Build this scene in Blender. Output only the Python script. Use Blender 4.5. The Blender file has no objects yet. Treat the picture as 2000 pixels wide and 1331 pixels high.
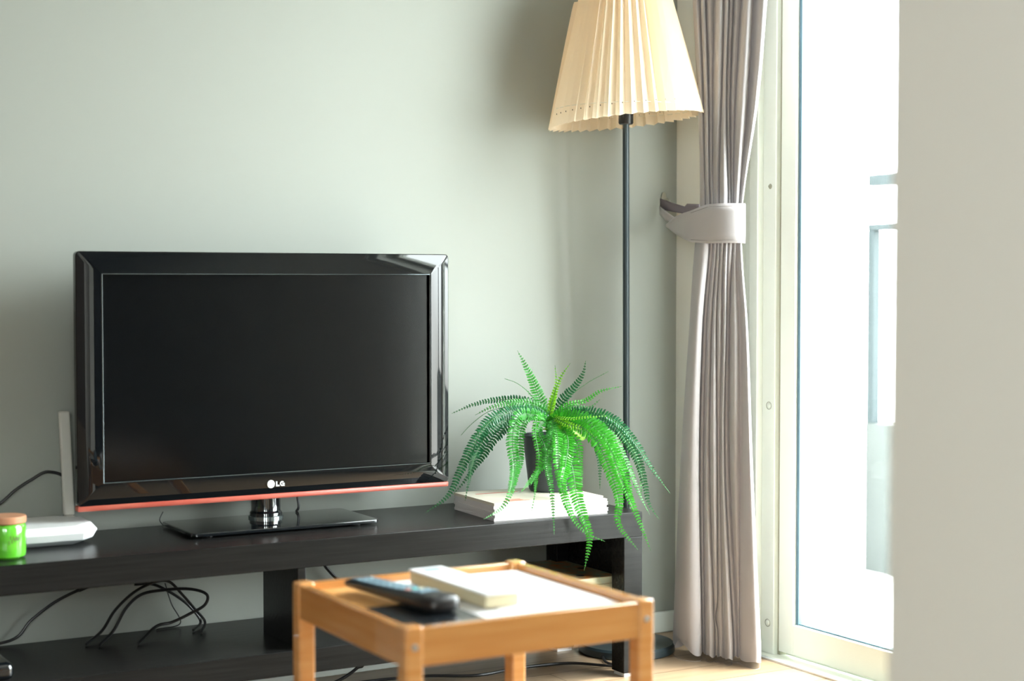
import bpy, bmesh, math, random
from mathutils import Vector, Matrix
random.seed(7)
SC = bpy.context.scene
COL = SC.collection
# ------------------------------------------------ camera, sky, exposure
cam_d = bpy.data.cameras.new('camera'); cam = bpy.data.objects.new('camera', cam_d); COL.objects.link(cam)
cam.location = (0, 0, 0.844)
cam.rotation_euler = (math.pi/2 - 0.03656, 0, -math.radians(29.9))
cam_d.sensor_width = 36; cam_d.lens = 57.33; cam_d.clip_start = 0.05
cam_d.dof.use_dof = True; cam_d.dof.focus_distance = 3.5; cam_d.dof.aperture_fstop = 2.9
SC.camera = cam
SC.view_settings.view_transform = 'Standard'; SC.view_settings.look = 'None'
SC.view_settings.gamma = 1; SC.view_settings.use_curve_mapping = False
SC.view_settings.exposure = 0.0
wd = bpy.data.worlds.new('overcast_sky'); SC.world = wd; wd.use_nodes = True
bg = wd.node_tree.nodes['Background']
nt = wd.node_tree
tc = nt.nodes.new('ShaderNodeTexCoord'); sx_ = nt.nodes.new('ShaderNodeSeparateXYZ'); rp = nt.nodes.new('ShaderNodeValToRGB')
mr_ = nt.nodes.new('ShaderNodeMapRange'); mr_.inputs[1].default_value = -1; mr_.inputs[2].default_value = 1
nt.links.new(tc.outputs['Generated'], sx_.inputs[0]); nt.links.new(sx_.outputs[2], mr_.inputs[0]); nt.links.new(mr_.outputs[0], rp.inputs[0])
rp.color_ramp.elements[0].position = 0.46; rp.color_ramp.elements[0].color = (0.42, 0.42, 0.40, 1)
rp.color_ramp.elements[1].position = 0.52; rp.color_ramp.elements[1].color = (0.93, 0.98, 1.0, 1)
nt.links.new(rp.outputs[0], bg.inputs[0]); bg.inputs[1].default_value = 29.0
def portal(name, loc, rot, sx, sy):
    d = bpy.data.lights.new(name, 'AREA'); d.shape = 'RECTANGLE'; d.size = sx; d.size_y = sy
    d.cycles.is_portal = True
    o = bpy.data.objects.new(name, d); COL.objects.link(o); o.location = loc; o.rotation_euler = rot
portal('portal_balcony', (2.42, 2.18, 1.05), (0, math.pi/2, 0), 2.1, 1.42)
portal('portal_side', (-1.70, -1.975, 1.52), (0, -math.pi/2, 0), 1.25, 1.45)
portal('portal_front', (-0.6, -3.05, 1.5), (-math.pi/2, 0, 0), 0.6, 1.2)
SUN = bpy.data.lights.new('sun', 'SUN'); SUN.energy = 13.0; SUN.angle = math.radians(12); SUN.color = (1, 0.96, 0.9)
so = bpy.data.objects.new('sun', SUN); COL.objects.link(so)
so.rotation_euler = Vector((-0.36, 0.20, -1.0)).to_track_quat('-Z', 'Y').to_euler()
FRONDS=[(1,0.0169,0.9,[[-0.0031,0.0085,0.159],[-0.0162,0.0177,0.1991],[-0.0378,0.0207,0.2479],[-0.0511,0.0297,0.2799],[-0.0618,0.0368,0.3039]]),(1,0.0064,0.1,[[-0.0047,0.0213,0.1662],[-0.0183,0.0538,0.2051],[-0.0374,0.0773,0.2287],[-0.0576,0.1009,0.2395]]),(3,0.0088,0.6,[[0.0022,0.0055,0.159],[0.0087,0.0032,0.1951],[0.0202,0.0098,0.2346],[0.024,0.0207,0.2703]]),(3,0.0104,0.7,[[-0.0099,-0.0106,0.1607],[-0.0016,-0.0137,0.2006],[0.0124,-0.0199,0.2445],[0.032,-0.0298,0.2772]]),(0,0.0145,0.9,[[0.0056,0.0035,0.159],[0.0254,-0.0064,0.1951],[0.0539,-0.0213,0.2312],[0.0666,-0.0275,0.2553],[0.0716,-0.0293,0.2814]]),(0,0.0056,0.1,[[0.0195,0.0185,0.1573],[0.057,0.0217,0.1962],[0.1036,0.0193,0.2274],[0.1527,0.0037,0.2542]]),(2,0.0096,0.5,[[0.0057,-0.0081,0.1598],[0.0304,-0.0212,0.1858],[0.0653,-0.0408,0.1958],[0.0934,-0.0562,0.2159],[0.1325,-0.0782,0.2259]]),(1,0.0056,0.3,[[-0.0048,-0.0252,0.1575],[0.0215,-0.0507,0.1861],[0.0558,-0.0705,0.1842],[0.0751,-0.0809,0.2]]),(0,0.012,0.8,[[0.0022,0.0171,0.1622],[-0.0236,0.0447,0.1896],[-0.0711,0.0837,0.1949],[-0.1239,0.1137,0.1848],[-0.1692,0.1389,0.1638]]),(1,0.0128,0.8,[[-0.0133,-0.0086,0.1627],[-0.0491,0.0016,0.1894],[-0.1004,0.0081,0.1928],[-0.1397,0.0188,0.1837],[-0.1674,0.0341,0.168]]),(1,0.0072,0.2,[[0.0124,0.0341,0.1565],[-0.0177,0.0868,0.1744],[-0.0647,0.1367,0.1687],[-0.0996,0.167,0.1392],[-0.1342,0.1852,0.098]]),(0,0.0185,0.8,[[-0.0135,-0.0087,0.1567],[-0.0732,-0.0082,0.175],[-0.1479,-0.012,0.1626],[-0.2005,-0.0185,0.1109],[-0.2332,-0.0138,0.0501],[-0.2588,-0.0126,0.005],[-0.3041,0.0005,-0.0283]]),(0,0.0161,0.8,[[-0.0186,-0.0173,0.1575],[-0.0853,-0.0131,0.168],[-0.1566,-0.0195,0.1401],[-0.1976,-0.0212,0.0876],[-0.2879,-0.1597,0.0535],[-0.2963,-0.1597,0.0151]]),(0,0.0169,0.7,[[-0.0083,-0.0002,0.1558],[-0.0634,0.0086,0.1615],[-0.1187,0.0159,0.1276],[-0.1588,0.0252,0.0733],[-0.1952,0.0326,0.0272],[-0.2162,0.0435,-0.0003]]),(1,0.0161,0.9,[[-0.0187,-0.0174,0.1536],[-0.0647,-0.0249,0.1699],[-0.1038,-0.0372,0.1665],[-0.1298,-0.0589,0.1186],[-0.1357,-0.0808,0.0667],[-0.1921,-0.1597,0.025],[-0.2136,-0.1597,-0.0055],[-0.2641,-0.1777,-0.022]]),(1,0.012,0.8,[[-0.0187,-0.0174,0.1536],[-0.0682,-0.0231,0.164],[-0.0943,-0.0326,0.1304],[-0.1072,-0.0509,0.0699],[-0.1877,-0.1597,0.0285]]),(2,0.0088,0.7,[[-0.0238,-0.0259,0.1544],[-0.0613,-0.0501,0.1657],[-0.0773,-0.0654,0.1323],[-0.0816,-0.0879,0.0876],[-0.0926,-0.095,0.0423],[-0.1345,-0.1597,0.0175],[-0.142,-0.1597,-0.0162]]),(2,0.0104,0.8,[[0.0085,-0.0567,0.1395],[-0.0301,-0.0817,0.1157],[-0.0615,-0.0883,0.0788],[-0.0908,-0.0844,0.045],[-0.1669,-0.1597,0.0242]]),(1,0.0112,0.9,[[-0.0135,-0.0319,0.1544],[-0.047,-0.072,0.1157],[-0.0667,-0.0971,0.0721],[-0.0947,-0.1597,0.0263],[-0.0902,-0.1597,-0.0198],[-0.0989,-0.1777,-0.0657]]),(2,0.0145,0.9,[[-0.0135,-0.0319,0.1544],[-0.0316,-0.0805,0.1235],[-0.0512,-0.1177,0.0694],[-0.0598,-0.1597,0.0011],[-0.044,-0.1777,-0.0477],[-0.019,-0.1883,-0.0712],[0.0082,-0.2045,-0.0846]]),(2,0.0209,1,[[-0.0135,-0.0319,0.1544],[-0.0216,-0.0866,0.1157],[-0.0268,-0.1319,0.0655],[-0.0355,-0.164,0.0076],[-0.0322,-0.1911,-0.043],[-0.0245,-0.1969,-0.0773],[-0.0357,-0.1933,-0.1428]]),(2,0.0177,0.9,[[-0.0135,-0.0319,0.1544],[-0.013,-0.0912,0.1235],[-0.0384,-0.1249,0.0732],[-0.0688,-0.1597,0.0324],[-0.0553,-0.1597,-0.0184],[-0.044,-0.1777,-0.0516]]),(2,0.0193,0.9,[[-0.01,-0.0337,0.1584],[0.0098,-0.0917,0.15],[0.0303,-0.1394,0.1177],[0.0418,-0.1717,0.0578],[0.0464,-0.1999,-0.0014],[0.0383,-0.2088,-0.0498],[0.0722,-0.2306,-0.1034]]),(2,0.0161,0.8,[[-0.0048,-0.0252,0.1575],[0.0255,-0.0888,0.157],[0.0526,-0.1408,0.1167],[0.0616,-0.1837,0.0423],[0.072,-0.2031,-0.0027],[0.0878,-0.2142,-0.0489],[0.1068,-0.2276,-0.1087]]),(0,0.0145,0.7,[[0.0056,-0.0082,0.1558],[0.0472,-0.0545,0.1734],[0.0912,-0.1034,0.1592],[0.1258,-0.1369,0.1127],[0.1556,-0.1563,0.0575],[0.1905,-0.1788,0.0003]]),(0,0.0177,0.8,[[0.0108,0.0003,0.155],[0.0594,-0.0503,0.1647],[0.1033,-0.0995,0.1425],[0.1343,-0.1316,0.0801],[0.1503,-0.1434,0.0168],[0.1565,-0.1486,-0.0227],[0.1747,-0.1606,-0.0563]]),(3,0.0072,0.3,[[-0.0152,-0.0423,0.1573],[0.0032,-0.0874,0.1618],[0.0319,-0.1152,0.1665],[0.0665,-0.135,0.1685]]),(2,0.0185,0.8,[[-0.0048,-0.0252,0.1575],[0.0241,-0.0762,0.164],[0.0517,-0.1279,0.1352],[0.0701,-0.1639,0.0788],[0.0803,-0.1836,0.0256],[0.0911,-0.1922,-0.0325]]),(1,0.0161,0.7,[[0.0108,0.0003,0.155],[0.0579,-0.0377,0.1678],[0.1007,-0.0745,0.1527],[0.1289,-0.1041,0.1098],[0.1519,-0.12,0.0462],[0.1542,-0.124,-0.0175]]),(1,0.0145,0.7,[[0.0056,-0.0082,0.1558],[0.0485,-0.0674,0.1584],[0.0794,-0.1213,0.1216],[0.1034,-0.1493,0.0598],[0.1227,-0.1629,0.001],[0.1388,-0.1777,-0.0417]]),(0,0.0136,0.9,[[0.0352,0.0325,0.1557],[0.0845,0.027,0.1499],[0.121,0.0158,0.1082],[0.1369,0.0161,0.058],[0.1367,0.0134,-0.0077]]),(1,0.012,0.8,[[-0.0152,-0.0194,0.1536],[-0.0567,-0.0424,0.1373],[-0.0593,-0.0771,0.1011],[-0.0752,-0.0811,0.0632],[-0.1442,-0.1597,0.0371]]),(2,0.0136,0.8,[[-0.0118,-0.0214,0.1536],[-0.0158,-0.0659,0.1373],[0.0038,-0.1012,0.1157],[-0.001,-0.1236,0.0671],[-0.0192,-0.1597,0.0292]]),(1,0.0136,0.8,[[-0.0152,-0.0194,0.1536],[-0.0346,-0.0666,0.1382],[-0.0559,-0.079,0.1011],[-0.0785,-0.079,0.0671]]),(1,0.0136,0.6,[[-0.0134,-0.0086,0.1607],[-0.0441,0.0101,0.1846],[-0.0787,0.03,0.1846],[-0.1117,0.0364,0.1615],[-0.1433,0.0534,0.1337],[-0.161,0.0626,0.1098]]),(3,0.0104,0.7,[[-0.0134,-0.0318,0.1584],[-0.0072,-0.0819,0.15],[0.0212,-0.1102,0.1392],[0.0357,-0.1311,0.1167]]),(0,0.012,0.6,[[0.0108,0.0235,0.1573],[0.009,0.0599,0.1752],[-0.0078,0.1038,0.1646],[-0.0354,0.13,0.135],[-0.0539,0.139,0.098]]),(1,0.0136,0.8,[[0.0004,-0.0167,0.1567],[0.0314,-0.0574,0.1623],[0.058,-0.0965,0.1443],[0.0769,-0.1324,0.099],[0.0907,-0.1542,0.0453],[0.1035,-0.1634,-0.0016]]),(2,0.008,0.3,[[-0.0031,-0.0147,0.1567],[0.0181,-0.026,0.1766],[0.0458,-0.0419,0.1786],[0.0699,-0.0559,0.1746]])]
POT_AT=[1.833,3.02,0.389]
CURT=[(1.462,[0.0747,0.092,0.1043,0.1287,0.1482,0.1591,0.1711,0.1928,0.2166,0.2533]),(1.238,[0.0881,0.1016,0.1127,0.1262,0.1432,0.1542,0.1639,0.1796,0.2048,0.2334]),(1.013,[0.0941,0.1064,0.1162,0.126,0.1371,0.1578,0.165,0.1723,0.1844,0.1964]),(0.922,[0.0821,0.1142,0.1228,0.1314,0.1387,0.1485,0.1582,0.1704,0.18,0.1945]),(0.741,[0.0692,0.1015,0.1126,0.1225,0.1335,0.147,0.1567,0.1665,0.1907,0.2099]),(0.444,[0.0491,0.0954,0.1066,0.1189,0.1362,0.1436,0.1534,0.168,0.1947,0.2236]),(0.043,[0.0305,0.1047,0.1109,0.1332,0.1406,0.1554,0.1774,0.1908,0.1945,0.2463])]
CB_ROUTER=[[0.7,3.185,0.417],[0.729,3.185,0.441],[0.759,3.185,0.459],[0.793,3.185,0.473],[0.826,3.185,0.481]]
CB_LOW=[[0.715,3.18,0.152],[0.755,3.18,0.187],[0.799,3.18,0.217],[0.844,3.18,0.236],[0.864,3.18,0.241]]
CB_A=[[0.883,3.14,0.162],[0.908,3.14,0.198],[0.946,3.14,0.23],[0.986,3.14,0.246],[1.017,3.14,0.245],[1.043,3.14,0.218],[1.07,3.14,0.185],[1.091,3.14,0.157]]
CB_B=[[0.899,3.12,0.163],[0.923,3.12,0.203],[0.954,3.12,0.228],[1.0,3.12,0.233],[1.053,3.12,0.23],[1.088,3.12,0.216],[1.084,3.12,0.195],[1.052,3.12,0.18],[1.015,3.12,0.167],[0.984,3.12,0.162]]
CB_C=[[0.953,3.16,0.242],[0.992,3.16,0.238],[1.034,3.16,0.214],[1.066,3.16,0.187],[1.089,3.16,0.154]]
CB_D=[[1.022,3.18,0.235],[1.035,3.18,0.192],[1.053,3.18,0.15]]
CB_TV=[[1.307,3.15,0.406],[1.299,3.15,0.38],[1.295,3.15,0.364]]
CB_TV2=[[1.312,3.19,0.358],[1.288,3.1,0.358],[1.266,3.015,0.358]]
CB_F=[[1.363,3.17,0.25],[1.379,3.17,0.227],[1.399,3.17,0.206],[1.432,3.17,0.165]]
CB_G=[[1.341,3.1,0.004],[1.382,3.1,0.018],[1.408,3.1,0.033],[1.417,3.1,0.042]]
CB_FL=[[1.27,3.04,0.005],[1.406,3.088,0.005],[1.475,3.084,0.005],[1.562,3.065,0.005],[1.649,3.02,0.005],[1.742,3.03,0.005],[1.819,3.029,0.005],[1.887,3.011,0.005],[1.949,2.943,0.005],[2.004,2.944,0.005]]
CB_T=[[1.019,3.18,0.38],[1.012,3.18,0.364],[1.016,3.18,0.349]]
# ------------------------------------------------ materials
def mat(name, col, rough=0.5, metal=0.0, spec=0.5, noise=None, bump=None, coat=0, trans=0, sheen=0):
    m = bpy.data.materials.new(name); m.use_nodes = True
    nt = m.node_tree; b = nt.nodes['Principled BSDF']
    b.inputs['Base Color'].default_value = (*col, 1); b.inputs['Roughness'].default_value = rough
    b.inputs['Metallic'].default_value = metal; b.inputs['Specular IOR Level'].default_value = spec
    b.inputs['Coat Weight'].default_value = coat; b.inputs['Coat Roughness'].default_value = 0.04
    b.inputs['Sheen Weight'].default_value = sheen
    tc = nt.nodes.new('ShaderNodeTexCoord'); mp = nt.nodes.new('ShaderNodeMapping')
    nt.links.new(tc.outputs['Object'], mp.inputs[0])
    if noise or bump:
        sc = (noise or bump)['scale']; mp.inputs['Scale'].default_value = sc
        n = nt.nodes.new('ShaderNodeTexNoise'); n.inputs['Scale'].default_value = 1; n.inputs['Detail'].default_value = 5
        nt.links.new(mp.outputs[0], n.inputs['Vector'])
        if noise:
            r = nt.nodes.new('ShaderNodeValToRGB'); nt.links.new(n.outputs['Fac'], r.inputs[0])
            r.color_ramp.elements[0].position = 0.3; r.color_ramp.elements[1].position = 0.7
            r.color_ramp.elements[0].color = (*col, 1); r.color_ramp.elements[1].color = (*noise['col'], 1)
            nt.links.new(r.outputs[0], b.inputs['Base Color'])
        bs = (bump or {}).get('strength', (noise or {}).get('bump', 0))
        if bs:
            bp = nt.nodes.new('ShaderNodeBump'); bp.inputs['Strength'].default_value = bs
            bp.inputs['Distance'].default_value = 0.002
            nt.links.new(n.outputs['Fac'], bp.inputs['Height']); nt.links.new(bp.outputs[0], b.inputs['Normal'])
    if trans:
        tr = nt.nodes.new('ShaderNodeBsdfTranslucent'); tr.inputs[0].default_value = (*[min(1, c*1.15) for c in col], 1)
        mx = nt.nodes.new('ShaderNodeMixShader'); mx.inputs[0].default_value = trans
        out = nt.nodes['Material Output']
        nt.links.new(b.outputs[0], mx.inputs[1]); nt.links.new(tr.outputs[0], mx.inputs[2]); nt.links.new(mx.outputs[0], out.inputs[0])
        if noise: nt.links.new(r.outputs[0], tr.inputs[0])
    return m
def glass_mat():
    m = bpy.data.materials.new('window_glass'); m.use_nodes = True; nt = m.node_tree; nt.nodes.clear()
    o = nt.nodes.new('ShaderNodeOutputMaterial'); t = nt.nodes.new('ShaderNodeBsdfTransparent')
    t.inputs[0].default_value = (0.95, 0.97, 0.96, 1)
    g = nt.nodes.new('ShaderNodeBsdfGlossy'); g.inputs['Roughness'].default_value = 0.0
    lw_ = nt.nodes.new('ShaderNodeLayerWeight'); lw_.inputs[0].default_value = 0.5
    pw = nt.nodes.new('ShaderNodeMath'); pw.operation = 'POWER'; pw.inputs[1].default_value = 5; nt.links.new(lw_.outputs['Facing'], pw.inputs[0])
    fr = nt.nodes.new('ShaderNodeMath'); fr.operation = 'MULTIPLY_ADD'; fr.inputs[1].default_value = 0.95; fr.inputs[2].default_value = 0.03; nt.links.new(pw.outputs[0], fr.inputs[0])
    mx = nt.nodes.new('ShaderNodeMixShader')
    nt.links.new(fr.outputs[0], mx.inputs[0]); nt.links.new(t.outputs[0], mx.inputs[1]); nt.links.new(g.outputs[0], mx.inputs[2]); nt.links.new(mx.outputs[0], o.inputs[0])
    return m
def wood_floor():
    m = mat('oak_floor', (0.5, 0.36, 0.22), 0.32); nt = m.node_tree; b = nt.nodes['Principled BSDF']
    tc = nt.nodes.new('ShaderNodeTexCoord'); br = nt.nodes.new('ShaderNodeTexBrick')
    br.inputs['Scale'].default_value = 1; br.inputs['Brick Width'].default_value = 1.2; br.inputs['Row Height'].default_value = 0.11
    br.inputs['Mortar Size'].default_value = 0.0015; br.inputs['Color1'].default_value = (0.44, 0.31, 0.20, 1)
    br.inputs['Color2'].default_value = (0.37, 0.25, 0.15, 1); br.inputs['Mortar'].default_value = (0.14, 0.09, 0.05, 1)
    nt.links.new(tc.outputs['Object'], br.inputs[0])
    mp = nt.nodes.new('ShaderNodeMapping'); mp.inputs['Scale'].default_value = (4, 60, 4); nt.links.new(tc.outputs['Object'], mp.inputs[0])
    n = nt.nodes.new('ShaderNodeTexNoise'); n.inputs['Scale'].default_value = 1; n.inputs['Detail'].default_value = 6; nt.links.new(mp.outputs[0], n.inputs['Vector'])
    mx = nt.nodes.new('ShaderNodeMix'); mx.data_type = 'RGBA'; mx.blend_type = 'MULTIPLY'; mx.inputs[0].default_value = 0.5
    nt.links.new(br.outputs['Color'], mx.inputs[6]); nt.links.new(n.outputs['Fac'], mx.inputs[7]); nt.links.new(mx.outputs[2], b.inputs['Base Color'])
    return m
M = {}
M['sage'] = mat('sage_grey_wall_paint', (0.315, 0.332, 0.302), 0.75, spec=0.25, bump=dict(scale=(60, 60, 60), strength=0.08))
M['brown'] = mat('brown_wall_panelling', (0.16, 0.11, 0.08), 0.6)
M['cream'] = mat('cream_wall_paint', (0.92, 0.905, 0.84), 0.7, spec=0.25, bump=dict(scale=(50, 50, 50), strength=0.08))
M['ceiling'] = mat('white_ceiling_paint', (0.62, 0.62, 0.60), 0.85, spec=0.2)
M['board'] = mat('white_skirting_paint', (0.66, 0.70, 0.66), 0.5)
M['floor'] = wood_floor()
M['frame'] = mat('ivory_window_frame', (0.82, 0.86, 0.775), 0.4)
M['seam'] = mat('dull_olive_seam', (0.30, 0.30, 0.22), 0.6)
M['gasket'] = mat('blue_grey_gasket', (0.09, 0.17, 0.22), 0.6)
M['glass'] = glass_mat()
M['ext_white'] = mat('white_render', (0.85, 0.85, 0.85), 0.9)
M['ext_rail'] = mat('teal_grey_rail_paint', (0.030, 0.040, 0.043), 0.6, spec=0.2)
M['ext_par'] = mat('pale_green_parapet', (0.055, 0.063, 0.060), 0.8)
M['black_wood'] = mat('black_brown_wood_foil', (0.009, 0.009, 0.009), 0.26, spec=0.15, noise=dict(scale=(5, 160, 160), col=(0.016, 0.016, 0.0155), bump=0.15))
M['bezel'] = mat('piano_black_plastic', (0.004, 0.005, 0.006), 0.03, spec=0.5)
M['screen'] = mat('matte_black_screen', (0.002, 0.0025, 0.003), 0.16, spec=0.3)
M['red'] = mat('translucent_red_strip', (0.42, 0.07, 0.05), 0.25, noise=dict(scale=(14, 14, 60), col=(0.50, 0.13, 0.09)))
M['plas_black'] = mat('black_plastic', (0.012, 0.012, 0.013), 0.35)
M['smoke'] = mat('smoked_black_glass', (0.006, 0.008, 0.010), 0.05, spec=0.7, coat=1)
M['chrome'] = mat('dark_chrome', (0.32, 0.38, 0.40), 0.12, metal=0.9)
M['badge'] = mat('white_badge', (0.85, 0.86, 0.86), 0.4)
M['badge_line'] = mat('grey_badge_line', (0.55, 0.56, 0.57), 0.4)
M['white_plas'] = mat('white_plastic', (0.80, 0.81, 0.82), 0.35)
M['grey_plas'] = mat('grey_plastic', (0.42, 0.45, 0.46), 0.45)
M['antenna'] = mat('warm_grey_plastic', (0.62, 0.60, 0.55), 0.4)
M['jar'] = mat('lime_green_glaze', (0.12, 0.55, 0.03), 0.15, coat=1, spec=0.6)
M['jar_mark'] = mat('dark_olive_print', (0.10, 0.20, 0.03), 0.4)
M['lid'] = mat('reddish_wood', (0.50, 0.24, 0.13), 0.4)
M['shade'] = mat('cream_pleated_paper', (0.96, 0.79, 0.62), 0.65, spec=0.3, trans=0.45)
M['hole'] = mat('dark_punched_hole', (0.10, 0.08, 0.05), 0.8)
M['thread'] = mat('cream_cord', (0.9, 0.85, 0.72), 0.7)
M['pole'] = mat('blue_black_metal', (0.030, 0.045, 0.052), 0.35, metal=0.2)
M['curtain'] = mat('mauve_grey_curtain', (0.49, 0.465, 0.475), 0.85, spec=0.15, trans=0.12, sheen=0.3, bump=dict(scale=(300, 300, 600), strength=0.04))
M['tie_dark'] = mat('dark_mauve_lining', (0.20, 0.175, 0.20), 0.85, spec=0.15)
M['stitch'] = mat('grey_stitching', (0.26, 0.24, 0.24), 0.9)
M['brass'] = mat('aged_metal_hook', (0.45, 0.44, 0.38), 0.3, metal=0.8)
M['bamboo'] = mat('bamboo_wood', (0.64, 0.27, 0.075), 0.2, coat=1, noise=dict(scale=(7, 7, 90), col=(0.74, 0.37, 0.13)))
M['bamboo_x'] = mat('bamboo_wood_lengthwise', (0.60, 0.25, 0.07), 0.2, coat=1, noise=dict(scale=(6, 6, 70), col=(0.70, 0.34, 0.11)))
M['bamboo_top'] = mat('bamboo_panel', (0.66, 0.34, 0.11), 0.22, noise=dict(scale=(60, 6, 6), col=(0.76, 0.43, 0.17)))
M['screw'] = mat('steel_screw', (0.62, 0.66, 0.68), 0.3, metal=0.7)
M['paper'] = mat('white_paper', (0.88, 0.88, 0.89), 0.35)
M['print'] = mat('grey_print', (0.52, 0.54, 0.58), 0.5)
M['cover'] = mat('cream_magazine_cover', (0.70, 0.64, 0.52), 0.4, noise=dict(scale=(25, 25, 25), col=(0.78, 0.72, 0.62)))
M['red_print'] = mat('red_print', (0.65, 0.16, 0.10), 0.4)
M['pages'] = mat('page_edges', (0.80, 0.77, 0.76), 0.7, noise=dict(scale=(3, 3, 900), col=(0.66, 0.62, 0.62)))
M['cream_box'] = mat('cream_card', (0.72, 0.64, 0.42), 0.5)
M['tablet'] = mat('black_glossy_plastic', (0.014, 0.017, 0.02), 0.18)
M['button_teal'] = mat('teal_rubber', (0.08, 0.50, 0.45), 0.5)
M['button_pink'] = mat('salmon_rubber', (0.75, 0.35, 0.28), 0.5)
M['button_grey'] = mat('blue_grey_rubber', (0.25, 0.38, 0.45), 0.5)
M['remote_top'] = mat('slate_blue_plastic', (0.045, 0.09, 0.12), 0.3)
M['box_side'] = mat('cream_tin_side', (0.82, 0.76, 0.50), 0.35, noise=dict(scale=(30, 30, 30), col=(0.62, 0.78, 0.66)))
M['box_top'] = mat('orange_teal_pattern', (0.62, 0.20, 0.03), 0.35, noise=dict(scale=(34, 34, 34), col=(0.20, 0.42, 0.30)))
M['soil'] = mat('dark_moss', (0.01, 0.02, 0.01), 0.9)
M['pot'] = mat('charcoal_pot', (0.035, 0.04, 0.05), 0.45)
GREENS = [mat('fern_dark', (0.012, 0.12, 0.04), 0.28, spec=0.6, trans=0.25), mat('fern_mid', (0.035, 0.26, 0.03), 0.28, spec=0.6, trans=0.28),
          mat('fern_bright', (0.04, 0.34, 0.02), 0.28, spec=0.6, trans=0.30), mat('fern_lime', (0.20, 0.52, 0.02), 0.35, spec=0.55, trans=0.33)]
M['stem'] = mat('fern_stem', (0.03, 0.15, 0.03), 0.5)
# ------------------------------------------------ mesh helpers
class MB:
    def __init__(s): s.v = []; s.f = []; s.m = []; s.cur = 0
    def add(s, vs, fs):
        o = len(s.v); s.v += [tuple(v) for v in vs]; s.f += [tuple(i+o for i in f) for f in fs]; s.m += [s.cur]*len(fs); return s
    def box(s, x0, x1, y0, y1, z0, z1):
        return s.add([(x0,y0,z0),(x1,y0,z0),(x1,y1,z0),(x0,y1,z0),(x0,y0,z1),(x1,y0,z1),(x1,y1,z1),(x0,y1,z1)],
                     [(0,3,2,1),(4,5,6,7),(0,1,5,4),(1,2,6,5),(2,3,7,6),(3,0,4,7)])
    def obox(s, c, ax, ay, az, hx, hy, hz):
        c = Vector(c); vs = [c+ax*(hx*i)+ay*(hy*j)+az*(hz*k) for k in (-1,1) for i,j in ((-1,-1),(1,-1),(1,1),(-1,1))]
        return s.add(vs, [(0,3,2,1),(4,5,6,7),(0,1,5,4),(1,2,6,5),(2,3,7,6),(3,0,4,7)])
    def lathe(s, prof, c=(0,0,0), n=40, axis='z', rmod=None):
        vs = []; fs = []
        for r, h in prof:
            for i in range(n):
                a = 2*math.pi*i/n
                if axis == 'z': vs.append((c[0]+r*math.cos(a), c[1]+r*math.sin(a), c[2]+h))
                elif axis == 'y': vs.append((c[0]+r*math.cos(a), c[1]+h, c[2]+r*math.sin(a)))
                else: vs.append((c[0]+h, c[1]+r*math.cos(a), c[2]+r*math.sin(a)))
        for k in range(len(prof)-1):
            for i in range(n):
                j = (i+1) % n; fs.append((k*n+i, k*n+j, (k+1)*n+j, (k+1)*n+i))
        s.add(vs, fs)
        return s
    def tube(s, pts, r, n=8, r1=None, cap=True):
        pts = [Vector(p) for p in pts]; N = len(pts); vs = []; fs = []
        t0 = (pts[1]-pts[0]).normalized(); up = Vector((0,0,1)) if abs(t0.z) < 0.9 else Vector((0,1,0))
        a = t0.cross(up).normalized()
        for i, p in enumerate(pts):
            t = (pts[min(i+1,N-1)]-pts[max(i-1,0)]).normalized()
            a = (a - t*a.dot(t)).normalized(); b = t.cross(a)
            rr = r if r1 is None else r+(r1-r)*i/(N-1)
            for k in range(n):
                th = 2*math.pi*k/n; vs.append(p + a*math.cos(th)*rr + b*math.sin(th)*rr)
        for i in range(N-1):
            for k in range(n): fs.append((i*n+k, i*n+(k+1)%n, (i+1)*n+(k+1)%n, (i+1)*n+k))
        if cap: fs.append(tuple(range(n))[::-1]); fs.append(tuple((N-1)*n+k for k in range(n)))
        return s.add(vs, fs)
    def prism(s, poly, z0, z1):
        n = len(poly); vs = [(x,y,z0) for x,y in poly]+[(x,y,z1) for x,y in poly]
        return s.add(vs, [tuple(range(n))[::-1], tuple(range(n,2*n))]+[(i,(i+1)%n,n+(i+1)%n,n+i) for i in range(n)])
    def prism_y(s, poly, y0, y1):       # outline in x,z pushed through y
        n = len(poly); vs = [(x,y0,z) for x,z in poly]+[(x,y1,z) for x,z in poly]
        return s.add(vs, [tuple(range(n)), tuple(range(n,2*n))[::-1]]+[(i,n+i,n+(i+1)%n,(i+1)%n) for i in range(n)])
    def build(s, name, mats, parent=None, origin=None, bevel=0, smooth=True, sub=0, angle=35, segs=2):
        me = bpy.data.meshes.new(name)
        if parent is not None: o0 = world(parent)
        else: o0 = Vector(origin or (0,0,0))
        me.from_pydata([tuple(Vector(v)-o0) for v in s.v], [], s.f)
        if not isinstance(mats, (list, tuple)): mats = [mats]
        for m in mats: me.materials.append(m)
        me.polygons.foreach_set('material_index', s.m)
        bm = bmesh.new(); bm.from_mesh(me); bmesh.ops.recalc_face_normals(bm, faces=bm.faces)
        bm.to_mesh(me); bm.free()
        me.update()
        if smooth:
            me.polygons.foreach_set('use_smooth', [True]*len(me.polygons)); me.set_sharp_from_angle(angle=math.radians(angle))
        o = bpy.data.objects.new(name, me); COL.objects.link(o)
        if parent is not None: o.parent = parent
        else: o.location = o0
        if bevel:
            b = o.modifiers.new('bevel', 'BEVEL'); b.width = bevel; b.segments = segs; b.limit_method = 'ANGLE'; b.harden_normals = False
        if sub:
            u = o.modifiers.new('sub', 'SUBSURF'); u.levels = sub; u.render_levels = sub
        return o
def world(o):
    v = Vector((0,0,0))
    while o is not None: v += Vector(o.location); o = o.parent
    return v
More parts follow.
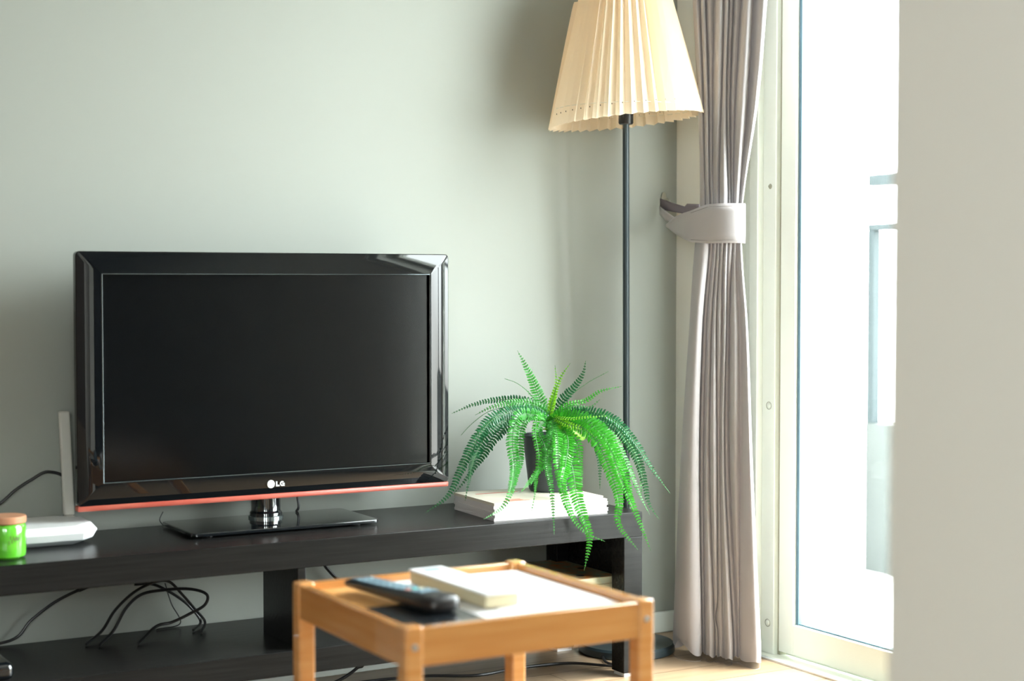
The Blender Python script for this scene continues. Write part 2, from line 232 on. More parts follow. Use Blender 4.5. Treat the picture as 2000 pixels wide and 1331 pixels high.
def tag(o, label=None, cat=None, group=None, kind=None):
    if label: o['label'] = label
    if cat: o['category'] = cat
    if group: o['group'] = group
    if kind: o['kind'] = kind
    return o
def thing(name, loc, label, cat, group=None):
    o = bpy.data.objects.new(name, None); COL.objects.link(o); o.location = loc
    o.empty_display_size = 0.05
    return tag(o, label, cat, group)
def catmull(P, n):
    P = [Vector(p) for p in P]; Q = [P[0]*2-P[1]]+P+[P[-1]*2-P[-2]]; out = []
    for i in range(len(P)-1):
        a, b, c, d = Q[i:i+4]
        for k in range(n):
            t = k/n
            out.append(0.5*((2*b)+(c-a)*t+(2*a-5*b+4*c-d)*t*t+(3*b-a-3*c+d)*t*t*t))
    out.append(P[-1]); return out
def rrect(x0, x1, y0, y1, r, n=5):
    out = []
    for cx, cy, a0 in ((x1-r,y1-r,0),(x0+r,y1-r,90),(x0+r,y0+r,180),(x1-r,y0+r,270)):
        for k in range(n+1):
            a = math.radians(a0+90*k/n); out.append((cx+r*math.cos(a), cy+r*math.sin(a)))
    return out
# ------------------------------------------------ the room
WY = 3.20; WX = 2.295; H = 2.4; DY0 = 1.42
def struct(mb, name, m, label, **k): return tag(mb.build(name, m, **k), label, kind='structure')
struct(MB().box(-1.7, WX+0.14, WY, WY+0.15, 0, H), 'wall_back', M['sage'], 'sage grey painted wall behind the television', smooth=False)
struct(MB().box(-1.8, 2.42, -3.0, WY+0.1, -0.1, 0), 'floor', M['floor'], 'light oak plank floor', smooth=False)
struct(MB().box(-1.8, 2.5, -3.0, WY+0.15, H, H+0.1), 'ceiling', M['ceiling'], 'white ceiling', smooth=False)
w = MB().box(WX, WX+0.14, 2.995, WY, 0, H); w.box(WX, WX+0.14, DY0, 2.995, 2.12, H); w.box(WX, WX+0.14, -3.0, DY0, 0, H)
struct(w, 'wall_right', M['cream'], 'cream wall beside the balcony door', smooth=False)
w = MB().box(-1.75, -1.6, -3, -2.7, 0, H); w.box(-1.75, -1.6, -1.25, WY, 0, H); w.box(-1.75, -1.6, -2.7, -1.25, 0, 0.9); w.box(-1.75, -1.6, -2.7, -1.25, 2.15, H)
struct(w, 'wall_left', M['brown'], 'brown wall left of the room, with a window added for fill light', smooth=False)
w = MB().box(-1.7, -0.9, -3.1, -2.95, 0, H); w.box(-0.3, 2.4, -3.1, -2.95, 0, H); w.box(-0.9, -0.3, -3.1, -2.95, 0, 0.9); w.box(-0.9, -0.3, -3.1, -2.95, 2.1, H)
struct(w, 'wall_front', M['brown'], 'brown wall behind the viewer, with a window added for fill light', smooth=False)
wn = MB().box(-0.9, -0.3, -3.06, -2.98, 0.9, 0.95); wn.box(-0.9, -0.3, -3.06, -2.98, 2.05, 2.1)  # out-of-view window, added so sky light fills the room from behind
for x in (-0.9, -0.35): wn.box(x, x+0.05, -3.06, -2.98, 0.95, 2.05)
wo = struct(wn, 'fill_window_2', M['frame'], 'unseen ivory framed window added behind the viewer for fill light', bevel=0.003)
MB().box(-0.85, -0.35, -3.03, -3.025, 0.95, 2.05).build('pane', M['glass'], wo)
struct(MB().box(1.018, 1.13, -2.95, 1.095, 0, H), 'wall_partition', M['cream'], 'plain cream partition wall close to the viewer on the right', bevel=0.004)
struct(MB().prism_y([(-1.6,0),(WX,0),(WX,0.05),(-1.6,0.05)], WY-0.014, WY), 'baseboard_back', M['board'], 'white skirting board along the sage wall', bevel=0.003)
struct(MB().box(WX-0.012, WX, -2.9, DY0, 0, 0.09), 'baseboard_right', M['board'], 'white skirting board along the right wall', bevel=0.003)
# unseen side window, added in the left wall to bring in fill light
wn = MB().box(-1.72, -1.63, -2.7, -1.25, 0.90, 0.95); wn.box(-1.72, -1.63, -2.7, -1.25, 2.10, 2.15)
for y in (-2.7, -2.0, -1.30): wn.box(-1.72, -1.63, y, y+0.05, 0.95, 2.10)
wo = struct(wn, 'fill_window_1', M['frame'], 'unseen ivory framed window added in the left wall for fill light', bevel=0.003)
MB().box(-1.68, -1.675, -2.65, -1.30, 0.95, 2.10).build('pane', M['glass'], wo)
# balcony door: fixed frame, sliding sashes
XF = 2.33
dr = thing('door_1', (XF, 2.85, 0), 'ivory framed sliding balcony door with bright glass', None); dr['kind'] = 'structure'
if 'category' in dr: del dr['category']
f = MB()
f.box(XF-0.020, XF+0.09, 2.975, 2.995, 0, 2.12)            # outer lip
f.box(XF-0.004, XF+0.09, 2.945, 2.975, 0, 2.12)            # recessed step
f.box(XF-0.016, XF+0.09, 2.915, 2.945, 0, 2.12)
f.box(XF, XF+0.09, 2.870, 2.915, 0, 2.12)
f.box(XF-0.02, XF+0.09, DY0, DY0+0.07, 0, 2.12)
f.box(XF-0.016, XF+0.09, DY0+0.07, 2.995, 2.06, 2.12); f.box(XF+0.03, XF+0.09, DY0+0.07, 2.87, 0, 0.004)
f.build('door_frame', M['frame'], dr, bevel=0.002)
MB().box(XF+0.012, XF+0.06, 2.862, 2.870, 0, 2.06).build('seam', M['seam'], dr)
for z in (1.056, 0.563, 0.07):
    sc = MB().lathe([(0.0001, -0.003), (0.0035, -0.003), (0.006, 0)], (XF, 2.890, z), 16, 'x').build('screw_cap', M['seam'] if z > 1 else M['frame'], dr)
    if z < 1: MB().tube([(XF-0.0008, 2.890+0.0085*math.cos(t*0.5236), z+0.0085*math.sin(t*0.5236)) for t in range(13)], 0.0007, 5).build('cap_ring', M['seam'], sc)
    if z > 1: sc['label'] = 'dark open screw hole'
def sash(y0, y1, x):
    s = MB(); s.box(x, x+0.035, y1-0.050, y1, 0.010, 2.055); s.box(x, x+0.035, y0, y0+0.050, 0.010, 2.055)
    s.box(x, x+0.035, y0+0.050, y1-0.050, 0.010, 0.078); s.box(x, x+0.035, y0+0.050, y1-0.050, 1.99, 2.055)
    o = s.build('sash', M['frame'], dr, bevel=0.002)
    MB().box(x+0.014, x+0.018, y0+0.052, y1-0.052, 0.079, 1.989).build('glass', M['glass'], o)
    g = MB(); g.box(x+0.008, x+0.026, y1-0.0590, y1-0.0500, 0.078, 1.99); g.box(x+0.010, x+0.024, y0+0.05, y1-0.059, 0.078, 0.0815)
    g.build('gasket', M['gasket'], o)
sash(2.14, 2.862, XF+0.008); sash(DY0+0.07, 2.19, XF+0.047)
MB().box(XF-0.042, XF-0.03, DY0, 2.995, 0, 0.004).build('floor_track', M['screw'], dr)
MB().box(WX, XF+0.03, DY0, 2.995, -0.01, 0.001).build('threshold', M['frame'], dr)
# balcony outside
struct(MB().box(2.44, 3.75, 0.2, 4.2, -0.2, -0.09), 'trim_1', M['ext_white'], 'white balcony slab outside the door', smooth=False)
struct(MB().box(2.44, 3.60, 3.975, 4.15, -0.09, 2.8), 'trim_2', M['ext_white'], 'white side wall of the balcony', smooth=False)
rl = thing('balcony_railing', (3.6, 2.2, -0.09), 'pale blue grey metal balcony railing seen through the door glass', 'railing')
b = MB(); b.box(3.6, 3.64, 0.2, 3.974, 1.147, 1.184); b.build('top_rail', M['ext_rail'], rl, bevel=0.004)
b = MB(); b.box(3.6, 3.63, 0.2, 3.974, 1.005, 1.026); b.build('lower_rail', M['ext_rail'], rl, bevel=0.003)
for y in (3.945, 2.7, 1.5, 0.3):
    b = MB(); b.box(3.6, 3.63, y, y+0.028, 0.387, 1.005); b.build('post', M['ext_rail'], rl, bevel=0.003)
struct(MB().box(3.6, 3.70, 0.2, 3.974, -0.09, 0.387), 'trim_3', M['ext_par'], 'pale greenish balcony parapet under the railing', smooth=False)
# ------------------------------------------------ television bench
ben = thing('television_bench', (1.225, 3.02, 0), 'long low black brown television bench with a lower shelf', 'bench')
bx0, bx1, by0, by1 = 0.478, 1.968, 2.864, 3.184
MB().box(bx0, bx1, by0, by1, 0.299, 0.352).build('bench_top', M['black_wood'], ben, bevel=0.0015)
sh_ = MB(); sh_.prism([(bx0+0.047, by0+0.001), (bx1-0.047, by0+0.001), (bx1-0.047, by0+0.047), (bx1-0.001, by0+0.047), (bx1-0.001, by1-0.047), (bx1-0.047, by1-0.047), (bx1-0.047, by1), (bx0+0.047, by1), (bx0+0.047, by1-0.047), (bx0+0.001, by1-0.047), (bx0+0.001, by0+0.047), (bx0+0.047, by0+0.047)], 0.096, 0.143)
sh_.build('lower_shelf', M['black_wood'], ben, bevel=0.0015)
MB().box(1.180, 1.196, by0+0.002, 3.047, 0.143, 0.299).build('divider', M['black_wood'], ben, bevel=0.001)
MB().box(bx1-0.017, bx1-0.001, by0+0.047, by1-0.047, 0.143, 0.299).build('side_panel', M['black_wood'], ben, bevel=0.001)
MB().box(bx0+0.001, bx0+0.017, by0+0.047, by1-0.047, 0.143, 0.299).build('side_panel', M['black_wood'], ben, bevel=0.001)
for x in (bx0, bx1-0.047):
    for y in (by0, by1-0.047):
        lg = MB().box(x, x+0.047, y, y+0.047, 0.008, 0.299).build('leg', M['black_wood'], ben, bevel=0.0015)
        MB().box(x+0.004, x+0.043, y+0.004, y+0.043, 0.0, 0.008).build('foot_pad', M['white_plas'], lg)['label'] = 'white foot pad'
# ------------------------------------------------ television
tv = thing('television', (1.207, 3.08, 0.352), 'black flat screen television with a red strip along its bottom edge', 'television')
x0, x1, z0, z1 = 0.814, 1.602, 0.419, 0.900
sx0, sx1, sz0, sz1 = 0.863, 1.553, 0.462, 0.856
def ring(outer, inner, yo, yi, curve=0.0):
    m = MB(); n = len(outer)
    m.add([(x, yo, z) for x, z in outer]+[(x, yi, z) for x, z in inner], [(i, (i+1) % n, n+(i+1) % n, n+i) for i in range(n)])
    return m
def rect_pts(a, b, c, d, r, n=4): return rrect(a, b, c, d, r, n)
bz = MB()
def loops(seq):
    n = len(seq[0][0]); vs = []; fs = []
    for P, y in seq: vs += [(x, y, z) for x, z in P]
    for k in range(len(seq)-1):
        for i in range(n): fs.append((k*n+i, k*n+(i+1) % n, (k+1)*n+(i+1) % n, (k+1)*n+i))
    return vs, fs
vs, fs = loops([(rrect(x0+0.01, x1-0.01, z0, z1-0.01, 0.006, 3), 3.085), (rrect(x0, x1, z0-0.001, z1, 0.008, 3), 3.070),
                (rrect(x0, x1, z0-0.001, z1, 0.008, 3), 3.0565), (rrect(x0+0.0015, x1-0.0015, z0, z1-0.0015, 0.008, 3), 3.0550),
                (rrect(sx0-0.004, sx1+0.004, sz0-0.004, sz1+0.004, 0.003, 3), 3.0468), (rrect(sx0, sx1, sz0, sz1, 0.001, 3), 3.0475),
                (rrect(sx0, sx1, sz0, sz1, 0.001, 3), 3.0560)])
bz.add(vs, fs)
bz.build('bezel', M['bezel'], tv, angle=25)
MB().box(sx0, sx1, 3.0535, 3.0560, sz0, sz1).build('screen', M['screen'], tv)
MB().prism_y([(x0+0.03, z0+0.02), (x1-0.03, z0+0.02), (x1-0.03, z1-0.03), (x1-0.12, z1-0.01), (x0+0.12, z1-0.01), (x0+0.03, z1-0.03)], 3.0565, 3.120).build('rear_housing', M['plas_black'], tv, bevel=0.006)
vs, fs = loops([(rrect(x0+0.001, x1-0.001, 0.4085, z0-0.0005, 0.0015, 2), 3.076), (rrect(x0+0.001, x1-0.001, 0.4085, z0-0.0005, 0.0015, 2), 3.0555), (rrect(x0+0.006, x1-0.006, 0.4105, z0-0.0015, 0.001, 2), 3.0535)])
n_ = len(vs)//3; fs.append(tuple(range(2*n_, 3*n_)))
MB().add(vs, fs).build('red_strip', M['red'], tv)
rim = MB()
vs, fs = loops([(rrect(sx0-0.0020, sx1+0.0020, sz0-0.0020, sz1+0.0020, 0.002, 2), 3.0472), (rrect(sx0-0.0010, sx1+0.0010, sz0-0.0010, sz1+0.0010, 0.001, 2), 3.0460), (rrect(sx0, sx1, sz0, sz1, 0.0005, 2), 3.0472)])
rim.add(vs, fs).build('screen_rim', M['chrome'], tv)
# badge
bd = MB().lathe([(0.0001, -0.0012), (0.0076, -0.0012), (0.0082, 0)], (1.1985, 3.0490, 0.4385), 28, 'y').build('badge', M['badge'], tv)
k = MB()
k.tube([(1.1985+0.0052*math.cos(a), 3.0476, 0.4385+0.0052*math.sin(a)) for a in [math.radians(60+t*10) for t in range(0, 31)]], 0.00035, 6)
k.tube([(1.1985, 3.0476, 0.4408), (1.1985, 3.0476, 0.4362), (1.2015, 3.0476, 0.4362)], 0.00035, 6)
k.lathe([(0.0001, -0.0004), (0.0008, -0.0004), (0.0008, 0)], (1.1960, 3.0478, 0.4405), 10, 'y')
k.build('badge_lines', M['badge_line'], bd)
lt = MB(); X, Z = 1.2088, 0.4335; hL = 0.0098; th = 0.0026
lt.prism_y([(X, Z), (X+0.0075, Z), (X+0.0075, Z+th), (X+th, Z+th), (X+th, Z+hL), (X, Z+hL)], 3.0476, 3.0488)
cx, cz, ro, ri = X+0.0135, Z+hL/2, hL/2+0.0001, hL/2-0.0025
arc = [math.radians(a) for a in range(50, 361, 15)]
out = [(cx+ro*math.cos(a), cz+ro*math.sin(a)) for a in arc]; inn = [(cx+ri*math.cos(a), cz+ri*math.sin(a)) for a in arc]
for i in range(len(arc)-1): lt.prism_y([out[i], out[i+1], inn[i+1], inn[i]], 3.0476, 3.0488)
lt.box(cx+0.0002, cx+ro, 3.0476, 3.0488, cz-0.0012, cz+0.0012); lt.box(cx+ro-0.0024, cx+ro, 3.0476, 3.0488, Z, cz)
lt.build('badge_letters', M['badge'], tv)
# neck and foot
MB().lathe([(0.033, 0), (0.033, 0.012), (0.030, 0.016), (0.030, 0.10)], (1.213, 3.115, 0.362), 36).build('neck', M['smoke'], tv)
MB().lathe([(0.0355, 0), (0.0355, 0.005), (0.033, 0.006)], (1.213, 3.115, 0.362), 36).build('neck_collar', M['chrome'], tv)
pf = rrect(1.010, 1.402, 2.972, 3.165, 0.012, 5)
MB().prism(pf, 0.356, 0.363).build('foot_plate', M['smoke'], tv, bevel=0.0015)
for x, y in ((1.05, 3.0), (1.36, 3.0), (1.05, 3.14), (1.36, 3.14)):
    MB().lathe([(0.0001, 0), (0.010, 0), (0.010, 0.004), (0.0001, 0.004)], (x, y, 0.352), 16).build('rubber_foot', M['plas_black'], tv)
# ------------------------------------------------ router, jar, black box
rt = thing('router', (0.72, 3.09, 0.352), 'white flat wireless router with chamfered end at the left of the bench top', 'router')
rt_ = MB()
def slab(x0, x1, y0, y1, c, z):
    return [(x0, y0, z), (x1-c, y0, z), (x1, y0+c*1.1, z), (x1, y1-c, z), (x1-c, y1, z), (x0, y1, z)]
L0 = slab(0.56, 0.818, 3.030, 3.165, 0.020, 0.353); L1 = slab(0.56, 0.840, 3.018, 3.172, 0.026, 0.3615); L2 = slab(0.56, 0.850, 3.012, 3.176, 0.034, 0.376); L3 = slab(0.56, 0.841, 3.020, 3.172, 0.040, 0.3885)
def stack(mb, loops_, caps=True):
    n = len(loops_[0]); vs = [p for l in loops_ for p in l]; fs = []
    for k in range(len(loops_)-1):
        for i in range(n): fs.append((k*n+i, k*n+(i+1) % n, (k+1)*n+(i+1) % n, (k+1)*n+i))
    if caps: fs.append(tuple(range(n))[::-1]); fs.append(tuple(range((len(loops_)-1)*n, len(loops_)*n)))
    return mb.add(vs, fs)
stack(MB(), [L1, L2, L3]).build('case', M['white_plas'], rt, bevel=0.0015)
stack(MB(), [L0, [(a, b, 0.3615) for a, b, c in L1]]).build('underside', M['grey_plas'], rt)
def bar(mb, p, q, wx, wy):
    p, q = Vector(p), Vector(q); return stack(mb, [[(c.x+a*wx, c.y+b*wy, c.z) for a, b in ((-.5,-.5),(.5,-.5),(.5,.5),(-.5,.5))] for c in (p, q)])
bar(MB(), (0.831, 3.183, 0.386), (0.8235, 3.184, 0.590), 0.021, 0.012).build('antenna', M['antenna'], rt, bevel=0.003)
MB().box(0.822, 0.840, 3.170, 3.190, 0.366, 0.386).build('antenna_hinge', M['antenna'], rt, bevel=0.002)
jr = thing('candle_jar', (0.658, 2.950, 0.352), 'glossy lime green jar with a reddish wooden lid in front of the router', 'jar')
jc = (0.658, 2.950, 0.352)
MB().lathe([(0.0001, 0), (0.028, 0), (0.0335, 0.004), (0.0350, 0.010), (0.0350, 0.055), (0.0335, 0.060), (0.031, 0.062), (0.0001, 0.062)], jc, 48).build('jar_body', M['jar'], jr)
MB().lathe([(0.0001, 0.062), (0.0340, 0.062), (0.0355, 0.064), (0.0355, 0.073), (0.0340, 0.075), (0.0001, 0.075)], jc, 48).build('lid', M['lid'], jr)
mk = MB()
for k in range(9):
    a = math.radians(-95+k*4); a2 = a+math.radians(3.2); z = jc[2]+0.027+0.009*abs(math.sin(k*1.7))
    P = lambda t, zz: (jc[0]+0.0353*math.cos(t), jc[1]+0.0353*math.sin(t), zz)
    mk.add([P(a, z), P(a2, z), P(a2, z+0.007), P(a, z+0.007)], [(0,1,2,3)])
mk.build('printed_mark', M['jar_mark'], jr)
bb = thing('media_box', (0.59, 2.93, 0.143), 'small glossy black rounded box at the left end of the lower shelf', 'box')
MB().box(0.52, 0.655, 2.880, 3.02, 0.146, 0.178).build('case', M['smoke'], bb, bevel=0.012, segs=4)
MB().box(0.525, 0.650, 2.890, 3.01, 0.143, 0.147).build('base', M['plas_black'], bb)
# ------------------------------------------------ cables
def cable(name, pts, r, label, cat='cable', m='plas_black', group=None, n=10):
    o = MB().tube(catmull(pts, n), r, 8).build(name, M[m], origin=pts[0]); return tag(o, label, cat, group)
cable('power_cable', [[0.575, 3.180, 0.3553], [0.62, 3.187, 0.360]]+CB_ROUTER[:-1]+[[0.833, 3.188, 0.45], [0.838, 3.192, 0.372], [0.80, 3.189, 0.362]], 0.0032, 'black cable arching up the wall left of the router antenna')
cable('power_cable', [[0.60, 3.175, 0.148]]+CB_LOW+[[1.0, 3.18, 0.294]], 0.0030, 'single black cable rising across the wall below the router')
cable('looped_cable', [[0.84, 3.10, 0.1465]]+CB_A+[[1.07, 3.10, 0.1465]], 0.0028, 'black cable arched highest in the tangle on the lower shelf')
cable('looped_cable', [[0.86, 3.08, 0.1465]]+CB_B+[[0.93, 3.06, 0.1465]], 0.0030, 'black cable looping out furthest right in the tangle on the lower shelf')
cable('looped_cable', CB_C+[[1.06, 3.12, 0.1465]], 0.0028, 'black cable sloping straight down to the right within the tangle')
cable('thin_wire', CB_D+[[1.0, 3.17, 0.145]], 0.0012, 'thin black wire falling through the middle of the cable tangle')
cable('television_cable', [[1.29, 3.16, 0.45]]+CB_TV[1:]+CB_TV2[1:], 0.0028, 'black cable hanging behind the television just right of its neck')
cable('thin_wire', CB_T[:2]+[[CB_T[2][0], 3.17, 0.3535]], 0.0010, 'thin dark wire behind the left end of the television foot')
cable('power_cable', [[CB_F[0][0]-0.01, 3.17, 0.297]]+CB_F+[[1.33, 3.12, 0.147]], 0.0040, 'thick black cable slanting down beside the divider behind the small table')
cable('power_cable', [[1.20, 3.0, 0.004]]+[[p[0], p[1], max(p[2], 0.004)] for p in CB_G]+[[1.36, 3.12, 0.094]], 0.0035, 'short black cable curving up from the floor under the lower shelf')
cable('lamp_cord', CB_FL[1:-1]+[[1.955, 2.985, 0.005], [1.975, 3.03, 0.006]], 0.0032, 'black cord wandering over the floor from the lamp base', 'cord')
# ------------------------------------------------ magazines and fern
mc = Vector((1.762, 2.985, 0)); R0 = math.radians(-3.6)
for i in range(6):
    z = 0.352+i*0.00615; top = i == 5; off = [(0,0),(.001,-.001),(-.001,.001),(.001,0),(0,.001),(-.004,.003)][i]; rr = R0+[0,.004,-.005,.003,-.002,.012][i]
    wx, wy = (0.1335, 0.0985) if not top else (0.1290, 0.0980)
    c = mc+Vector((*off, 0)); ax = Vector((math.cos(rr), math.sin(rr), 0)); ay = Vector((-math.sin(rr), math.cos(rr), 0)); az = Vector((0,0,1))
    where = ['lowest', 'second from the bottom', 'third from the bottom', 'third from the top', 'second from the top', 'topmost'][i]
    t = thing('magazine', (c.x, c.y, z), ('cream covered magazine with red print, topmost of the stack under the fern' if top else 'pale magazine, %s in the stack under the fern' % where), 'magazine', 'magazines stacked under the fern')
    MB().obox(c+az*(z+0.0031), ax, ay, az, wx-0.001, wy-0.001, 0.0022).build('pages', M['pages'], t)
    cv = MB(); cv.obox(c+az*(z+0.0057), ax, ay, az, wx, wy, 0.0003); cv.obox(c+az*(z+0.0004), ax, ay, az, wx, wy, 0.0003); cv.obox(c+az*(z+0.00305)-ax*(wx-0.0002), ax, ay, az, 0.0003, wy, 0.0027)
    cv.build('cover', M['cover'] if top else M['pages'], t)
    if top:
        for q, (u, v, a, b) in enumerate(((-0.070, -0.070, 0.020, 0.004), (-0.066, -0.058, 0.016, 0.003), (-0.062, -0.080, 0.024, 0.003), (-0.05, 0.05, 0.05, 0.004))):
            MB().obox(c+az*(z+0.0061)+ax*u+ay*v, ax, ay, az, a, b, 0.0001).build('cover_print', M['red_print'], t)
PT = Vector(POT_AT); PT.z = 0.352+6*0.00615+0.0003
fern = thing('potted_fern', tuple(PT), 'bright green fern with arching fronds in a charcoal pot on the magazines', 'plant')
MB().lathe([(0.0001, 0), (0.044, 0), (0.047, 0.004), (0.060, 0.114), (0.0615, 0.116), (0.0615, 0.122), (0.0575, 0.122), (0.0560, 0.106), (0.0001, 0.104)], tuple(PT), 48).build('pot', M['pot'], fern)
MB().lathe([(0.0001, 0.116), (0.03, 0.113), (0.0555, 0.1065)], tuple(PT), 24).build('moss', M['soil'], fern)
TOC = Vector((-0.4985, -0.867, 0.12)).normalized()
rf = random.Random(3)
def frond(tone, wid, cf, pts):
    base = Vector(pts[0])
    P = [PT+Vector((base.x*0.35, base.y*0.35, 0.112))]+[PT+Vector(p) for p in pts]
    C = catmull(P, 14)
    L = [0.0]
    for i in range(1, len(C)): L.append(L[-1]+(C[i]-C[i-1]).length)
    T = L[-1]; sp = 0.0062; n = int(T/sp)
    def at(s):
        for i in range(1, len(L)):
            if L[i] >= s: break
        u = (s-L[i-1])/max(1e-9, L[i]-L[i-1]); return C[i-1].lerp(C[i], u), (C[i]-C[i-1]).normalized()
    mb = MB(); cen = PT+Vector((0, 0, 0.10)); tw = rf.uniform(-0.35, 0.35)
    st = [at(T*k/24)[0] for k in range(25)]
    mb.cur = 1; mb.tube(st, 0.0012, 5, r1=0.0004); mb.cur = 0
    for k in range(2, n):
        s = k*sp; p, t = at(s); q = s/T
        rad = (p-cen); rad.z = abs(rad.z)*0.3+0.05; rad.normalize()
        N = (rad*(1-cf)+TOC*cf*1.3); N = (N-t*N.dot(t)).normalized()
        S = t.cross(N).normalized()
        ca, sa = math.cos(tw), math.sin(tw); S, N = S*ca+N*sa, N*ca-S*sa
        prof = min(1, 0.35+q*3.2)*(1-max(0, q-0.45)/0.55)**0.75
        ln = max(0.0020, wid*0.5*prof*1.9); lw = min(0.0048, ln*0.36+0.0012)
        for sd in (-1, 1):
            l_ = ln*rf.uniform(0.9, 1.08); d = (S*sd*0.96+t*rf.uniform(0.16, 0.34)+N*rf.uniform(-0.05, 0.30)).normalized()
            a = (t - d*t.dot(d)).normalized(); nn = d.cross(a)
            droop = N*(-l_*rf.uniform(0.05, 0.22))
            b0 = p+a*0.0; pts_ = [b0-a*lw*0.35, b0+a*lw*0.35]
            m1 = b0+d*l_*0.45; m2 = b0+d*l_*0.82+droop*0.5; tip = b0+d*l_+droop+a*lw*0.25
            up = nn*(lw*0.18)
            mb.add([b0-a*lw*0.30, b0+a*lw*0.42, m1-a*lw*0.5, m1+up, m1+a*lw*0.55, m2-a*lw*0.32, m2+up*0.5, m2+a*lw*0.42, tip],
                   [(0,1,4,3),(0,3,2),(2,3,6,5),(3,4,7,6),(5,6,8),(6,7,8)])
    mb.build('frond', [GREENS[tone], M['stem']], fern, smooth=False)
for fr_ in FRONDS: frond(*fr_)
# curled central leaf
cl = MB(); pp = catmull([PT+Vector(v) for v in ((-0.035, -0.02, 0.135), (-0.015, -0.065, 0.140), (0.010, -0.085, 0.128), (0.030, -0.085, 0.118), (0.045, -0.08, 0.132))], 6)
N_ = len(pp); vs = []; fs = []
for i, p in enumerate(pp):
    w_ = 0.010*math.sin(math.pi*(i+0.6)/(N_+0.2))
    vs += [p+Vector((0.2, 0.3, 1)).normalized()*w_, p+Vector((-0.2, -0.5, 0.1))*w_*0.5, p-Vector((0, 0.2, 1)).normalized()*w_*0.5]
for i in range(N_-1):
    for j in range(2): fs.append((i*3+j, i*3+j+1, i*3+3+j+1, i*3+3+j))
cl.add(vs, fs).build('curled_leaf', GREENS[3], fern)
# ------------------------------------------------ tin on the lower shelf
bt = thing('patterned_box', (1.85, 3.05, 0.1435), 'small cream box with an orange and teal patterned lid under the bench', 'box')
MB().box(1.752, 1.946, 2.932, 3.165, 0.1435, 0.191).build('box_body', M['box_side'], bt, bevel=0.002)
MB().box(1.750, 1.948, 2.930, 3.167, 0.191, 0.207).build('lid', [M['box_top']], bt, bevel=0.002)
MB().box(1.7495, 1.9485, 2.9292, 2.9300, 0.192, 0.2055).build('lid_band', M['box_side'], bt)
for x, y in ((1.875, 2.965), (1.925, 3.04), (1.85, 3.10)): MB().lathe([(0.0001, 0.0004), (0.009, 0.0004), (0.010, 0)], (x, y, 0.2068), 20).build('dark_spot', M['plas_black'], bt)
# ------------------------------------------------ floor lamp
lc = Vector((2.070, 3.075, 0))
lp = thing('floor_lamp', tuple(lc), 'black pole floor lamp with a cream pleated shade in the corner', 'lamp')
MB().lathe([(0.0001, 0), (0.106, 0), (0.110, 0.003), (0.110, 0.016), (0.106, 0.021), (0.02, 0.024), (0.010, 0.030), (0.0001, 0.030)], tuple(lc), 64).build('base', M['pole'], lp)
pt_ = Vector((2.0345, 3.030, 1.20))
MB().tube([lc+Vector((0,0,0.024)), pt_], 0.0075, 20).build('pole', M['pole'], lp)
MB().lathe([(0.0001, 0), (0.0145, 0.0), (0.0165, 0.003), (0.0165, 0.030), (0.014, 0.032), (0.014, 0.060), (0.0001, 0.060)], (pt_.x, pt_.y, 1.192), 28).build('socket', M['plas_black'], lp)
MB().lathe([(0.012, 0), (0.028, 0.04), (0.030, 0.06), (0.022, 0.085), (0.0001, 0.095)], (pt_.x, pt_.y, 1.252), 24).build('bulb', M['white_plas'], lp)
NP = 42; rz = random.Random(5)
shc = Vector((2.030, 3.022, 1.204)); tilt = Matrix.Rotation(math.radians(-0.8), 3, Vector((0.4985, 0.867, 0)))
jit = [(rz.uniform(-0.25, 0.25), rz.uniform(0.75, 1.25)) for _ in range(NP)]
def shade_pt(k, h, r, amp, up):     # k counts half pleats
    i = k//2; j, a_ = jit[i % NP]
    ang = (k+ (j if k % 2 else 0))*math.pi/NP
    rr = r+(amp*a_ if k % 2 == 0 else -amp*a_)
    v = Vector((rr*math.cos(ang), rr*math.sin(ang), h)); v.z += 0.085*(v.x*0.867-v.y*0.4985)*(1-h/0.36); return shc+tilt@v
levels = [(-0.004, 0.1665, 0.0062), (0.020, 0.1605, 0.0060), (0.10, 0.1400, 0.0062), (0.20, 0.1140, 0.0060), (0.275, 0.0945, 0.0054), (0.318, 0.0840, 0.0050), (0.335, 0.0815, 0.0055)]
sv = []; sf = []; nn_ = NP*2
for h, r, a_ in levels:
    for k in range(nn_): sv.append(shade_pt(k, h - (0.0035 if (h < 0 and k % 2 == 0) else 0), r, a_, 0))
for q in range(len(levels)-1):
    for k in range(nn_): sf.append((q*nn_+k, q*nn_+(k+1) % nn_, (q+1)*nn_+(k+1) % nn_, (q+1)*nn_+k))
so_ = MB().add(sv, sf).build('lamp_shade', M['shade'], lp, smooth=False)
# loose overlapping flap at the left of the shade
fl = MB(); fv = []; ff = []
for (h, r) in ((-0.010, 0.1665), (0.08, 0.148), (0.17, 0.129), (0.240, 0.1135), (0.256, 0.109)):
    for t in range(9):
        ang = math.radians(126 + t*4.3); rr = r+(0.0045 if t % 2 else -0.004)
        fv.append(shc+tilt@Vector((rr*math.cos(ang), rr*math.sin(ang), h)))
for q in range(4):
    for t in range(8): ff.append((q*9+t, q*9+t+1, q*9+9+t+1, q*9+9+t))
fl.add(fv, ff).build('shade_flap', M['shade'], so_, smooth=False)
